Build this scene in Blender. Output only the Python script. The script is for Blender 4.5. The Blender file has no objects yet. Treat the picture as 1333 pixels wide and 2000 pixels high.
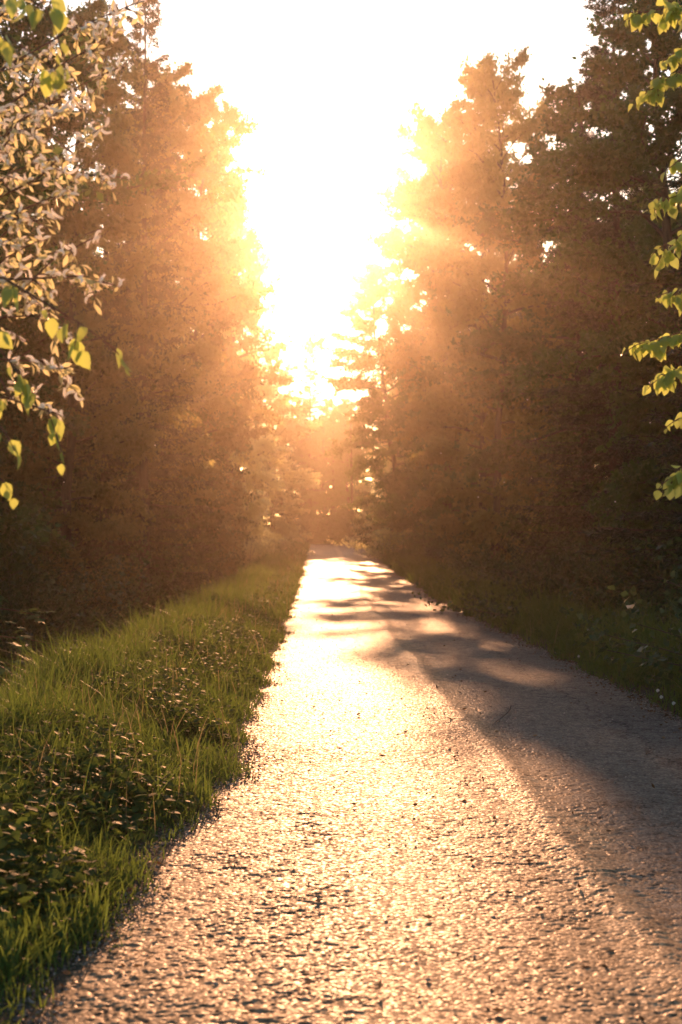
import bpy, math, random
import numpy as np
R = math.radians
SC = bpy.context.scene
COL = SC.collection

# ------------------------------------------------------------------ camera, world, sun, exposure
CAM_H = 1.58
cam = bpy.data.cameras.new('camera')
cam_o = bpy.data.objects.new('camera', cam)
COL.objects.link(cam_o)
cam.sensor_fit = 'VERTICAL'; cam.sensor_height = 36; cam.lens = 50
cam.clip_start = 0.05; cam.clip_end = 4000
cam_o.location = (0, 0, CAM_H)
cam_o.rotation_euler = (R(90 + 0.43), 0, R(-0.96))
cam.dof.use_dof = True; cam.dof.focus_distance = 10.0; cam.dof.aperture_fstop = 3.2
SC.camera = cam_o

SUN_EL, SUN_AZ = 12.6, 0.95          # degrees; azimuth measured from +Y towards +X
w = bpy.data.worlds.new('World'); SC.world = w; w.use_nodes = True
nt = w.node_tree; nt.nodes.clear()
sky = nt.nodes.new('ShaderNodeTexSky'); sky.sky_type = 'NISHITA'; sky.sun_disc = False
sky.sun_elevation = R(SUN_EL); sky.sun_rotation = R(SUN_AZ)
sky.dust_density = 0.6; sky.air_density = 1.0; sky.ozone_density = 1.0
bg = nt.nodes.new('ShaderNodeBackground'); bg.inputs['Strength'].default_value = 0.14
wo = nt.nodes.new('ShaderNodeOutputWorld')
nt.links.new(sky.outputs[0], bg.inputs[0]); nt.links.new(bg.outputs[0], wo.inputs[0])

sun = bpy.data.lights.new('sun', 'SUN'); sun.energy = 5.0; sun.angle = R(0.6); sun.color = (1.0, 0.46, 0.21)
sun_o = bpy.data.objects.new('sun', sun); COL.objects.link(sun_o)
sun_o.rotation_euler = (R(90 - SUN_EL), 0, R(180 - SUN_AZ))   # light travels from +Y towards the camera
sun_o.location = (0, 0, 40)
SC.view_settings.view_transform = 'Standard'; SC.view_settings.look = 'None'
SC.view_settings.exposure = 0.72; SC.view_settings.gamma = 1.0

SC.cycles.use_denoising = True
try: SC.cycles.denoiser = 'OPENIMAGEDENOISE'
except Exception: pass
SC.cycles.max_bounces = 7; SC.cycles.diffuse_bounces = 4; SC.cycles.glossy_bounces = 2
SC.cycles.transmission_bounces = 4; SC.cycles.volume_bounces = 1; SC.cycles.transparent_max_bounces = 4
SC.cycles.caustics_reflective = False; SC.cycles.caustics_refractive = False
SC.cycles.sample_clamp_indirect = 6.0

HAZE_DENSITY, HAZE_G = 0.00074, 0.905

rng = np.random.default_rng(7)
random.seed(7)
F = 2778.0
def px(u, v, d):                      # where a thing seen at (u, v) in the photograph stands, d metres away
    return np.array([(u - 620) / F * d, d, CAM_H + (1021 - v) / F * d])

# ------------------------------------------------------------------ helpers
def fnoise(x, y, s, seed=0):          # cheap smooth value noise on arrays
    x = np.asarray(x, float) / s; y = np.asarray(y, float) / s
    xi = np.floor(x).astype(np.int64); yi = np.floor(y).astype(np.int64)
    fx = x - xi; fy = y - yi
    fx = fx * fx * (3 - 2 * fx); fy = fy * fy * (3 - 2 * fy)
    def h(a, b):
        n = (a * 374761393 + b * 668265263 + seed * 974711) & 0x7fffffff
        n = ((n ^ (n >> 13)) * 1274126177) & 0x7fffffff
        return ((n ^ (n >> 16)) & 0xffff) / 65535.0
    return (h(xi, yi) * (1 - fx) + h(xi + 1, yi) * fx) * (1 - fy) + (h(xi, yi + 1) * (1 - fx) + h(xi + 1, yi + 1) * fx) * fy

def hash2(a, b, k):
    n = (a * 374761393 + b * 668265263 + k * 974711) & 0x7fffffff
    n = ((n ^ (n >> 13)) * 1274126177) & 0x7fffffff
    return ((n ^ (n >> 16)) & 0xffff) / 65535.0

def mesh_obj(name, V, Q, mat, parent=None, smooth=False, link=True):
    V = np.ascontiguousarray(V, dtype=np.float32).reshape(-1, 3); Q = np.ascontiguousarray(Q, dtype=np.int32).reshape(-1, 4)
    m = bpy.data.meshes.new(name)
    m.vertices.add(len(V)); m.vertices.foreach_set('co', V.ravel())
    m.loops.add(Q.size); m.loops.foreach_set('vertex_index', Q.ravel())
    m.polygons.add(len(Q)); m.polygons.foreach_set('loop_start', np.arange(len(Q), dtype=np.int32) * 4)
    try: m.polygons.foreach_set('loop_total', np.full(len(Q), 4, dtype=np.int32))
    except Exception: pass
    if smooth: m.polygons.foreach_set('use_smooth', np.ones(len(Q), dtype=bool))
    m.update(calc_edges=True)
    m.materials.append(mat)
    o = bpy.data.objects.new(name, m); COL.objects.link(o)
    if parent is not None: o.parent = parent
    return o

class MB:
    def __init__(s): s.v = []; s.q = []; s.n = 0
    def add(s, V, Q):
        V = np.asarray(V, float).reshape(-1, 3)
        s.v.append(V); s.q.append(np.asarray(Q, np.int64).reshape(-1, 4) + s.n); s.n += len(V)
    def build(s, name, mat, parent=None, smooth=False):
        return mesh_obj(name, np.concatenate(s.v), np.concatenate(s.q), mat, parent, smooth)

def norm(a): return a / np.maximum(np.linalg.norm(a, axis=-1, keepdims=True), 1e-9)

def tube(mb, pts, rad, sides=5):
    pts = np.asarray(pts, float); n = len(pts); rad = np.broadcast_to(np.asarray(rad, float), (n,))
    d = norm(np.gradient(pts, axis=0))
    ref = np.array([0.31, 0.17, 0.93]); ref = np.where(np.abs(d @ ref)[:, None] > 0.95, np.array([[1.0, 0, 0]]), ref[None])
    a = norm(np.cross(d, ref)); b = np.cross(d, a)
    t = np.arange(sides) * 2 * np.pi / sides
    V = pts[:, None] + rad[:, None, None] * (np.cos(t)[None, :, None] * a[:, None] + np.sin(t)[None, :, None] * b[:, None])
    i = np.arange(n - 1)[:, None] * sides; j = np.arange(sides)[None]; k = (j + 1) % sides
    Q = np.stack([i + j, i + k, i + sides + k, i + sides + j], -1).reshape(-1, 4)
    mb.add(V.reshape(-1, 3), Q)

def diamonds(P, D, L, W, g=rng):      # small leaves: folded quads
    n = len(P); D = norm(D)
    S = norm(np.cross(D, g.normal(size=(n, 3)))); N = np.cross(S, D)
    L = np.broadcast_to(L, (n,))[:, None]; W = np.broadcast_to(W, (n,))[:, None]
    mid = P + D * L * 0.45
    V = np.stack([P, mid + S * W * .5 + N * W * .14, P + D * L, mid - S * W * .5 + N * W * .14], 1).reshape(-1, 3)
    return V, np.arange(n * 4).reshape(n, 4)

def leaves(P, D, U, L, W, prof, fold=0.25, curl=0.25):   # big leaves: 3 x k grid each, folded on the midrib and drooping
    n = len(P); D = norm(D); S = norm(np.cross(D, U)); N = np.cross(S, D)
    L = np.broadcast_to(L, (n,)); W = np.broadcast_to(W, (n,)); fold = np.broadcast_to(fold, (n,)); curl = np.broadcast_to(curl, (n,))
    k = len(prof); T = np.linspace(0, 1, k); rows = []
    for t, p in zip(T, prof):
        c = P + D * (L * t)[:, None] - N * (curl * L * t * t)[:, None]
        e = N * (fold * W * p * .5)[:, None]
        s = S * (W * p * .5)[:, None]
        rows.append(np.stack([c - s + e, c, c + s + e], 1))
    V = np.stack(rows, 1)             # n,k,3,3
    base = np.arange(n)[:, None, None] * (k * 3); r = np.arange(k - 1)[None, :, None] * 3; c = np.arange(2)[None, None]
    a = base + r + c
    Q = np.stack([a, a + 1, a + 4, a + 3], -1).reshape(-1, 4)
    return V.reshape(-1, 3), Q

# ------------------------------------------------------------------ materials
def new_mat(name):
    m = bpy.data.materials.new(name); m.use_nodes = True
    m.node_tree.nodes.clear(); return m, m.node_tree
def N(t, kind, **kw):
    n = t.nodes.new(kind)
    for k, v in kw.items():
        if k.startswith('i_'): n.inputs[k[2:].replace('_', ' ')].default_value = v
        else: setattr(n, k, v)
    return n
def ramp(t, stops, fac):
    r = t.nodes.new('ShaderNodeValToRGB'); e = r.color_ramp.elements
    while len(e) < len(stops): e.new(0.5)
    for el, (p, c) in zip(e, stops): el.position = p; el.color = (*c, 1)
    t.links.new(fac, r.inputs[0]); return r.outputs[0]

def leaf_mat(name, dark, light, trans, rough=0.45, tmix=0.5, spec=0.35):
    m, t = new_mat(name)
    geo = N(t, 'ShaderNodeNewGeometry'); oi = N(t, 'ShaderNodeObjectInfo')
    tc = N(t, 'ShaderNodeTexCoord'); nz = N(t, 'ShaderNodeTexNoise', i_Scale=0.55, i_Detail=2.0)
    t.links.new(tc.outputs['Object'], nz.inputs['Vector'])
    a = N(t, 'ShaderNodeMath', operation='MULTIPLY_ADD'); a.inputs[1].default_value = 0.55
    t.links.new(geo.outputs['Random Per Island'], a.inputs[0])
    b = N(t, 'ShaderNodeMath', operation='MULTIPLY'); b.inputs[1].default_value = 0.45
    t.links.new(nz.outputs['Fac'], b.inputs[0]); t.links.new(b.outputs[0], a.inputs[2])
    hsv = N(t, 'ShaderNodeHueSaturation')
    va = N(t, 'ShaderNodeMapRange'); va.inputs['To Min'].default_value = 0.75; va.inputs['To Max'].default_value = 1.25
    t.links.new(oi.outputs['Random'], va.inputs['Value']); t.links.new(va.outputs[0], hsv.inputs['Value'])
    t.links.new(ramp(t, [(0.15, dark), (0.85, light)], a.outputs[0]), hsv.inputs['Color'])
    p = N(t, 'ShaderNodeBsdfPrincipled', i_Roughness=rough); p.inputs['Specular IOR Level'].default_value = spec
    t.links.new(hsv.outputs[0], p.inputs['Base Color'])
    tr = N(t, 'ShaderNodeBsdfTranslucent')
    h2 = N(t, 'ShaderNodeHueSaturation'); h2.inputs['Color'].default_value = (*trans, 1)
    t.links.new(va.outputs[0], h2.inputs['Value']); t.links.new(h2.outputs[0], tr.inputs['Color'])
    mx = N(t, 'ShaderNodeMixShader', i_Fac=tmix)
    t.links.new(p.outputs[0], mx.inputs[1]); t.links.new(tr.outputs[0], mx.inputs[2])
    o = N(t, 'ShaderNodeOutputMaterial'); t.links.new(mx.outputs[0], o.inputs[0])
    return m

def bark_mat(name, c1, c2, scale=(14, 14, 3)):
    m, t = new_mat(name)
    tc = N(t, 'ShaderNodeTexCoord'); mp = N(t, 'ShaderNodeMapping'); mp.inputs['Scale'].default_value = scale
    nz = N(t, 'ShaderNodeTexNoise', i_Scale=1.0, i_Detail=6.0, i_Roughness=0.65)
    t.links.new(tc.outputs['Object'], mp.inputs[0]); t.links.new(mp.outputs[0], nz.inputs['Vector'])
    p = N(t, 'ShaderNodeBsdfPrincipled', i_Roughness=0.85)
    t.links.new(ramp(t, [(0.3, c1), (0.7, c2)], nz.outputs['Fac']), p.inputs['Base Color'])
    bp = N(t, 'ShaderNodeBump', i_Strength=0.7, i_Distance=0.02); t.links.new(nz.outputs['Fac'], bp.inputs['Height']); t.links.new(bp.outputs[0], p.inputs['Normal'])
    o = N(t, 'ShaderNodeOutputMaterial'); t.links.new(p.outputs[0], o.inputs[0]); return m

M_BARK = bark_mat('brown bark', (0.03, 0.022, 0.016), (0.12, 0.09, 0.065))
M_TWIG = bark_mat('reddish twig bark', (0.07, 0.035, 0.02), (0.18, 0.10, 0.06), (60, 60, 60))
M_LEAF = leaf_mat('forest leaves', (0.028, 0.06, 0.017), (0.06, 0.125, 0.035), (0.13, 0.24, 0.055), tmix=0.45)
M_LEAF3 = leaf_mat('roadside leaves tinted as sunlit', (0.07, 0.10, 0.025), (0.14, 0.17, 0.05), (0.88, 0.84, 0.42), tmix=0.75)  # pale gold translucence puts the sunlit look into the leaf colour
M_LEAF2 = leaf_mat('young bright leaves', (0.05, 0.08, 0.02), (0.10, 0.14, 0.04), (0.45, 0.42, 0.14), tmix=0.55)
M_NEEDLE = leaf_mat('spruce needles', (0.018, 0.036, 0.016), (0.045, 0.07, 0.026), (0.05, 0.06, 0.02), tmix=0.2)
M_SHRUB = leaf_mat('undergrowth leaves', (0.025, 0.055, 0.02), (0.06, 0.115, 0.04), (0.10, 0.15, 0.045), tmix=0.35)
M_WILLOW = leaf_mat('willow leaves', (0.16, 0.19, 0.08), (0.30, 0.32, 0.15), (0.84, 0.82, 0.46), rough=0.45, tmix=0.68, spec=0.5)
M_POPLAR = leaf_mat('poplar leaves', (0.09, 0.14, 0.035), (0.17, 0.22, 0.06), (0.56, 0.68, 0.17), rough=0.38, tmix=0.58, spec=0.5)
M_GRASS = leaf_mat('verge grass', (0.020, 0.055, 0.012), (0.085, 0.135, 0.030), (0.17, 0.26, 0.048), rough=0.45, tmix=0.47, spec=0.25)
M_HERB = leaf_mat('low verge herbs', (0.025, 0.06, 0.016), (0.06, 0.11, 0.03), (0.12, 0.19, 0.04), rough=0.6, tmix=0.45, spec=0.08)
M_STRAW = leaf_mat('dry grass stems', (0.16, 0.13, 0.06), (0.32, 0.26, 0.13), (0.36, 0.30, 0.12), rough=0.5, tmix=0.4)
M_FLUFF = leaf_mat('white seed fluff', (0.70, 0.62, 0.56), (0.85, 0.80, 0.74), (0.95, 0.93, 0.86), rough=0.9, tmix=0.65, spec=0.1)
M_LITTER = leaf_mat('dead leaf litter', (0.09, 0.045, 0.02), (0.26, 0.15, 0.07), (0.20, 0.11, 0.04), rough=0.7, tmix=0.2)
M_PETAL = leaf_mat('clover petals', (0.65, 0.65, 0.60), (0.8, 0.8, 0.74), (0.7, 0.7, 0.6), rough=0.7, tmix=0.3)

def ground_mat():
    m, t = new_mat('forest floor')
    tc = N(t, 'ShaderNodeTexCoord'); nz = N(t, 'ShaderNodeTexNoise', i_Scale=3.5, i_Detail=8.0, i_Roughness=0.7)
    t.links.new(tc.outputs['Object'], nz.inputs['Vector'])
    p = N(t, 'ShaderNodeBsdfPrincipled', i_Roughness=0.95)
    t.links.new(ramp(t, [(0.3, (0.018, 0.02, 0.009)), (0.55, (0.04, 0.038, 0.018)), (0.75, (0.07, 0.055, 0.03))], nz.outputs['Fac']), p.inputs['Base Color'])
    bp = N(t, 'ShaderNodeBump', i_Strength=0.9, i_Distance=0.06); t.links.new(nz.outputs['Fac'], bp.inputs['Height']); t.links.new(bp.outputs[0], p.inputs['Normal'])
    o = N(t, 'ShaderNodeOutputMaterial'); t.links.new(p.outputs[0], o.inputs[0]); return m
def road_mat():
    m, t = new_mat('worn chip seal asphalt')
    tc = N(t, 'ShaderNodeTexCoord')
    vo = N(t, 'ShaderNodeTexVoronoi', i_Scale=75.0); t.links.new(tc.outputs['Object'], vo.inputs['Vector'])
    sep = N(t, 'ShaderNodeSeparateColor'); t.links.new(vo.outputs['Color'], sep.inputs[0])
    n1 = N(t, 'ShaderNodeTexNoise', i_Scale=9.0, i_Detail=6.0, i_Roughness=0.75); t.links.new(tc.outputs['Object'], n1.inputs['Vector'])
    mp = N(t, 'ShaderNodeMapping'); mp.inputs['Scale'].default_value = (1.6, 0.22, 1); t.links.new(tc.outputs['Object'], mp.inputs[0])
    n2 = N(t, 'ShaderNodeTexNoise', i_Scale=1.0, i_Detail=3.0); t.links.new(mp.outputs[0], n2.inputs['Vector'])
    chips = ramp(t, [(0.0, (0.10, 0.082, 0.060)), (0.4, (0.18, 0.145, 0.105)), (0.75, (0.25, 0.20, 0.145)), (1.0, (0.36, 0.295, 0.22))], sep.outputs[0])
    bit = ramp(t, [(0.36, (0.38, 0.35, 0.33)), (0.52, (1, 1, 1))], n1.outputs['Fac'])
    mu = N(t, 'ShaderNodeMix', data_type='RGBA', blend_type='MULTIPLY'); mu.inputs[0].default_value = 1.0
    t.links.new(chips, mu.inputs[6]); t.links.new(bit, mu.inputs[7])
    tone = ramp(t, [(0.3, (0.72, 0.74, 0.78)), (0.7, (1.1, 1.04, 0.98))], n2.outputs['Fac'])
    m2 = N(t, 'ShaderNodeMix', data_type='RGBA', blend_type='MULTIPLY'); m2.inputs[0].default_value = 1.0
    t.links.new(mu.outputs[2], m2.inputs[6]); t.links.new(tone, m2.inputs[7])
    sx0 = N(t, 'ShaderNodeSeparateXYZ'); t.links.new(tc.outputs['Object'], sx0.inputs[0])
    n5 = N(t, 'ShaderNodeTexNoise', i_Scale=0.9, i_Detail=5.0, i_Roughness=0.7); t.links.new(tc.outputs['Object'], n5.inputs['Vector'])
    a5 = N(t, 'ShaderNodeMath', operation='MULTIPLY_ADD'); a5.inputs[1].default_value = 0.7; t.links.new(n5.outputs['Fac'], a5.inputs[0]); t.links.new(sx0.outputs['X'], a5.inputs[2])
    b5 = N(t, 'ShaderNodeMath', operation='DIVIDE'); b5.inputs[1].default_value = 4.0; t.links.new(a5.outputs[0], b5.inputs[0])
    lane = ramp(t, [(0.0, (1.06, 0.96, 0.74)), (0.345, (1.04, .95, 0.74)), (0.38, (1.5, 1.36, 1.06)), (0.41, (1.5, 1.36, 1.06)), (0.45, (0.85, 0.86, 0.88)), (1.0, (0.66, 0.74, 0.84))], b5.outputs[0])  # right half greyer like older asphalt, its blue adding cool shade to the colour
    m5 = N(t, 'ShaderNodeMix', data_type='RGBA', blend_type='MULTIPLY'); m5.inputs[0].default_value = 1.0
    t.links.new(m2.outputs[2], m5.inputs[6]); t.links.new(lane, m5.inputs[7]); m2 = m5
    # a wandering dark crack in the right half
    sx = N(t, 'ShaderNodeSeparateXYZ'); t.links.new(tc.outputs['Object'], sx.inputs[0])
    n3 = N(t, 'ShaderNodeTexNoise', i_Scale=1.3, i_Detail=5.0, i_Roughness=0.65); t.links.new(tc.outputs['Object'], n3.inputs['Vector'])
    a = N(t, 'ShaderNodeMath', operation='MULTIPLY_ADD'); a.inputs[1].default_value = 0.75; t.links.new(n3.outputs['Fac'], a.inputs[0]); t.links.new(sx.outputs['X'], a.inputs[2])
    b = N(t, 'ShaderNodeMath', operation='SUBTRACT'); b.inputs[1].default_value = 2.72; t.links.new(a.outputs[0], b.inputs[0])
    c = N(t, 'ShaderNodeMath', operation='ABSOLUTE'); t.links.new(b.outputs[0], c.inputs[0])
    crk = ramp(t, [(0.006, (0.2, 0.2, 0.2)), (0.016, (1, 1, 1))], c.outputs[0])
    m3 = N(t, 'ShaderNodeMix', data_type='RGBA', blend_type='MULTIPLY'); m3.inputs[0].default_value = 1.0
    dn = N(t, 'ShaderNodeTexNoise', i_Scale=22.0, i_Detail=3.0); t.links.new(tc.outputs['Object'], dn.inputs['Vector'])
    dv = N(t, 'ShaderNodeMix', data_type='VECTOR'); dv.inputs[0].default_value = 0.055
    t.links.new(tc.outputs['Object'], dv.inputs[4]); t.links.new(dn.outputs['Color'], dv.inputs[5])
    cur = m2.outputs[2]
    for sc_, wd, dk, ns in ((17.0, 0.10, 0.35, 4.0), (7.0, 0.045, 0.3, 1.1)):
        ve = N(t, 'ShaderNodeTexVoronoi', feature='DISTANCE_TO_EDGE', i_Scale=sc_); t.links.new(dv.outputs[1], ve.inputs['Vector'])
        mk = N(t, 'ShaderNodeTexNoise', i_Scale=ns, i_Detail=4.0); t.links.new(tc.outputs['Object'], mk.inputs['Vector'])
        ad = N(t, 'ShaderNodeMath', operation='MULTIPLY_ADD'); ad.inputs[1].default_value = 1.0; t.links.new(ve.outputs['Distance'], ad.inputs[0])
        mr = N(t, 'ShaderNodeMapRange'); mr.inputs['From Min'].default_value = 0.46; mr.inputs['From Max'].default_value = 0.6; mr.inputs['To Min'].default_value = 0.3; mr.inputs['To Max'].default_value = 0.0
        t.links.new(mk.outputs['Fac'], mr.inputs['Value']); t.links.new(mr.outputs[0], ad.inputs[2])
        ck = ramp(t, [(wd * .35, (dk, dk, dk)), (wd, (1, 1, 1))], ad.outputs[0])
        mm = N(t, 'ShaderNodeMix', data_type='RGBA', blend_type='MULTIPLY'); mm.inputs[0].default_value = 1.0
        t.links.new(cur, mm.inputs[6]); t.links.new(ck, mm.inputs[7]); cur = mm.outputs[2]
    t.links.new(cur, m3.inputs[6]); t.links.new(crk, m3.inputs[7])
    p = N(t, 'ShaderNodeBsdfPrincipled'); p.inputs['Specular IOR Level'].default_value = 0.14
    t.links.new(m3.outputs[2], p.inputs['Base Color'])
    rr = N(t, 'ShaderNodeMapRange'); rr.inputs['To Min'].default_value = 0.46; rr.inputs['To Max'].default_value = 0.85
    t.links.new(sep.outputs[1], rr.inputs['Value']); t.links.new(rr.outputs[0], p.inputs['Roughness'])
    bp = N(t, 'ShaderNodeBump', i_Strength=0.3, i_Distance=0.004); t.links.new(vo.outputs['Distance'], bp.inputs['Height']); bp.invert = True
    b2 = N(t, 'ShaderNodeBump', i_Strength=0.12, i_Distance=0.01); t.links.new(n1.outputs['Fac'], b2.inputs['Height']); t.links.new(bp.outputs[0], b2.inputs['Normal'])
    t.links.new(b2.outputs[0], p.inputs['Normal'])
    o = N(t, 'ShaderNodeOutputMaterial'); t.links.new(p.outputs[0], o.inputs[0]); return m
def stone_mat():
    m, t = new_mat('pale gravel')
    geo = N(t, 'ShaderNodeNewGeometry')
    p = N(t, 'ShaderNodeBsdfPrincipled', i_Roughness=0.6)
    t.links.new(ramp(t, [(0, (0.16, 0.13, 0.11)), (1, (0.46, 0.40, 0.34))], geo.outputs['Random Per Island']), p.inputs['Base Color'])
    o = N(t, 'ShaderNodeOutputMaterial'); t.links.new(p.outputs[0], o.inputs[0]); return m
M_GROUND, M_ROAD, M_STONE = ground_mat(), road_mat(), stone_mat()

# ------------------------------------------------------------------ tagging
def tag(o, label=None, cat=None, group=None, kind=None):
    if label: o['label'] = label
    if cat: o['category'] = cat
    if group: o['group'] = group
    if kind: o['kind'] = kind
    return o
def thing(name, loc, label, cat, group=None, rz=0, sc=(1, 1, 1)):
    o = bpy.data.objects.new(name, None); COL.objects.link(o)
    o.location = loc; o.rotation_euler = (0, 0, rz); o.scale = sc; o.empty_display_size = 0.3
    return tag(o, label, cat, group)

# ------------------------------------------------------------------ terrain
_Y = np.array([-60, 11, 16.6, 23.4, 33.5, 44, 60, 78, 95, 104, 108, 125, 160, 260, 900.])
_Z = np.array([0.0, 0.0, -.09, -.22, -.34, -.37, -.33, -.14, -.03, -.005, -.06, -.75, -1.3, -1.6, -1.6])
_yy = np.arange(-60, 900, 0.5); _zz = np.interp(_yy, _Y, _Z); _k = np.hanning(13); _zz[12:-12] = np.convolve(_zz, _k / _k.sum(), 'same')[12:-12]
def zlong(y): return np.interp(y, _yy, _zz)
def left_edge(y):
    y = np.asarray(y, float)
    return -0.57 - 0.30 * np.clip((9.5 - y) / 5, 0, 1.2) ** 1.5 + (fnoise(y, 0 * y, 0.55, 3) - .5) * 0.30 + (fnoise(y, 0 * y, 0.2, 8) - .5) * .08 + (fnoise(y, 0 * y, 3.1, 4) - .5) * .1
def right_edge(y):
    y = np.asarray(y, float)
    return 2.98 + (fnoise(y, 0 * y, .6, 5) - .5) * 0.24 + (fnoise(y, 0 * y, 4.0, 6) - .5) * .16
_LX = np.array([-400, -30, -9, -6.5, -4.4, -3.4, -2.75, -2.3, -1.8, -1.2, -0.62, -0.3])
_LZ = np.array([0.3, 0.2, 0.05, -.15, -.75, -.8, -.35, 0.06, 0.14, 0.07, 0.004, -.06])
_RX = np.array([2.6, 2.98, 3.3, 3.9, 4.5, 5.2, 6.2, 8, 30, 400])
_RZ = np.array([-.06, -.015, 0.05, 0.07, -.05, -.4, -.25, 0.1, 0.2, 0.3])
def zground(x, y):
    x = np.asarray(x, float); y = np.asarray(y, float)
    x = np.where(x < 0, x + 0.30 * np.clip((9.5 - y) / 5, 0, 1.2) ** 1.5, x)
    zl = np.where(x < 1, np.interp(x, _LX, _LZ), np.interp(x, _RX, _RZ))
    off = np.maximum(-x - 0.5, x - 3.0)
    rough = np.clip(off / 1.5, 0, 1)
    return zlong(y) + zl + rough * ((fnoise(x, y, 1.7, 11) - .5) * .16 + (fnoise(x, y, 0.5, 12) - .5) * .05)

def grid(xs, ys, zf):
    X, Y = np.meshgrid(xs, ys); Z = zf(X, Y)
    nx, ny = len(xs), len(ys)
    i = np.arange(ny - 1)[:, None] * nx + np.arange(nx - 1)[None]
    return np.stack([X, Y, Z], -1).reshape(-1, 3), np.stack([i, i + 1, i + 1 + nx, i + nx], -1).reshape(-1, 4)
xs = np.concatenate([[-400, -250, -150, -90, -60, -40, -30, -24, -19, -15, -12], np.arange(-10, -0.3, .2), [-.3, 0.6, 1.8, 2.6], np.arange(2.8, 11, .2), [12, 15, 19, 24, 30, 40, 60, 90, 150, 250, 400]])
ys = np.concatenate([[-60, -40, -25, -15, -8], np.arange(-4, 40, .25), np.arange(40, 130, .6), [134, 140, 150, 170, 200, 260, 350, 500, 700, 890]])
V, Q = grid(xs, ys, zground)
tag(mesh_obj('ground', V, Q, M_GROUND, smooth=True), kind='structure')

# road: worn chip seal, every stone a small facet near the camera
def chips(x, y):
    s = 0.0125
    gx = np.floor(x / s).astype(np.int64); gy = np.floor(y / s).astype(np.int64)
    best = np.full(x.shape, 9.0); h = np.zeros(x.shape)
    for dx in (-1, 0, 1):
        for dy in (-1, 0, 1):
            cx, cy = gx + dx, gy + dy
            ox = (cx + hash2(cx, cy, 1)) * s; oy = (cy + hash2(cx, cy, 2)) * s
            ex, ey = x - ox, y - oy; d = ex * ex + ey * ey
            hh = hash2(cx, cy, 3) * 0.0032 + ex * (hash2(cx, cy, 4) - .5) * 0.2 + ey * (hash2(cx, cy, 5) - .5) * 0.2 - d / s * 0.17
            take = d < best; best = np.where(take, d, best); h = np.where(take, hh, h)
    return h
def road_z(x, y):
    z = zlong(y) + 0.012
    z = z - 0.012 * ((x - 1.2) / 1.7) ** 2                                   # camber
    cl = 1.2 + (fnoise(y, 0 * y, 2.5, 21) - .5) * .22
    z = z + 0.018 * np.exp(-((x - cl) / 0.10) ** 2)                           # ridge between the wheel tracks
    z = z - 0.010 * np.exp(-((x - 0.45) / .3) ** 2) - 0.010 * np.exp(-((x - 2.0) / .3) ** 2)
    z = z + (fnoise(x, y, 0.6, 22) - .5) * 0.010 + (fnoise(x, y, 2.2, 23) - .5) * 0.018
    near = np.clip((32 - y) / 22, 0, 1)
    smooth_side = 1 - 0.45 * np.clip((x - 1.4) / .3, 0, 1)
    pit = np.maximum(np.clip((fnoise(x, y, 0.034, 24) * .6 + fnoise(x, y, 0.13, 25) * .4 - 0.62) / .09, 0, 1), .75 * np.clip((fnoise(x, y, 0.018, 27) * .6 + fnoise(x, y, .07, 28) * .4 - .6) / .08, 0, 1))
    loose = fnoise(x, y, .35, 26)
    z = z + near * smooth_side * (1 - .55 * np.exp(-((x - .4 - .1 * (loose - .5)) / .3) ** 2)) * (chips(x, y) * (0.3 + .4 * loose) - 0.0045 * pit * (0.5 + loose))
    e = np.minimum(x - left_edge(y), right_edge(y) - x) + .14
    return z - 0.05 * np.clip((0.05 - e) / .08, 0, 1.2)
ny_ = [3.2]
while ny_[-1] < 34: ny_.append(ny_[-1] * (1 + float(np.interp(ny_[-1], [6, 12, 20, 34], [.0014, .0020, .0035, .006]))))
while ny_[-1] < 165: ny_.append(ny_[-1] * 1.006)
ys = np.concatenate([np.arange(-60, 3.0, .8), ny_])
xs = np.arange(-1.3, 3.4, 0.005)
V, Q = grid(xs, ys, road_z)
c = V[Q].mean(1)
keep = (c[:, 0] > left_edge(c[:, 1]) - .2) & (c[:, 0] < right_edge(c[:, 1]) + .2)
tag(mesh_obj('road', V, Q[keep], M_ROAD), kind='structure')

# ------------------------------------------------------------------ trees
def crown_profile(t): return np.minimum(1, .66 + t * 1.2) * np.maximum(1 - t ** 3.4, 0) ** .62

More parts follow.
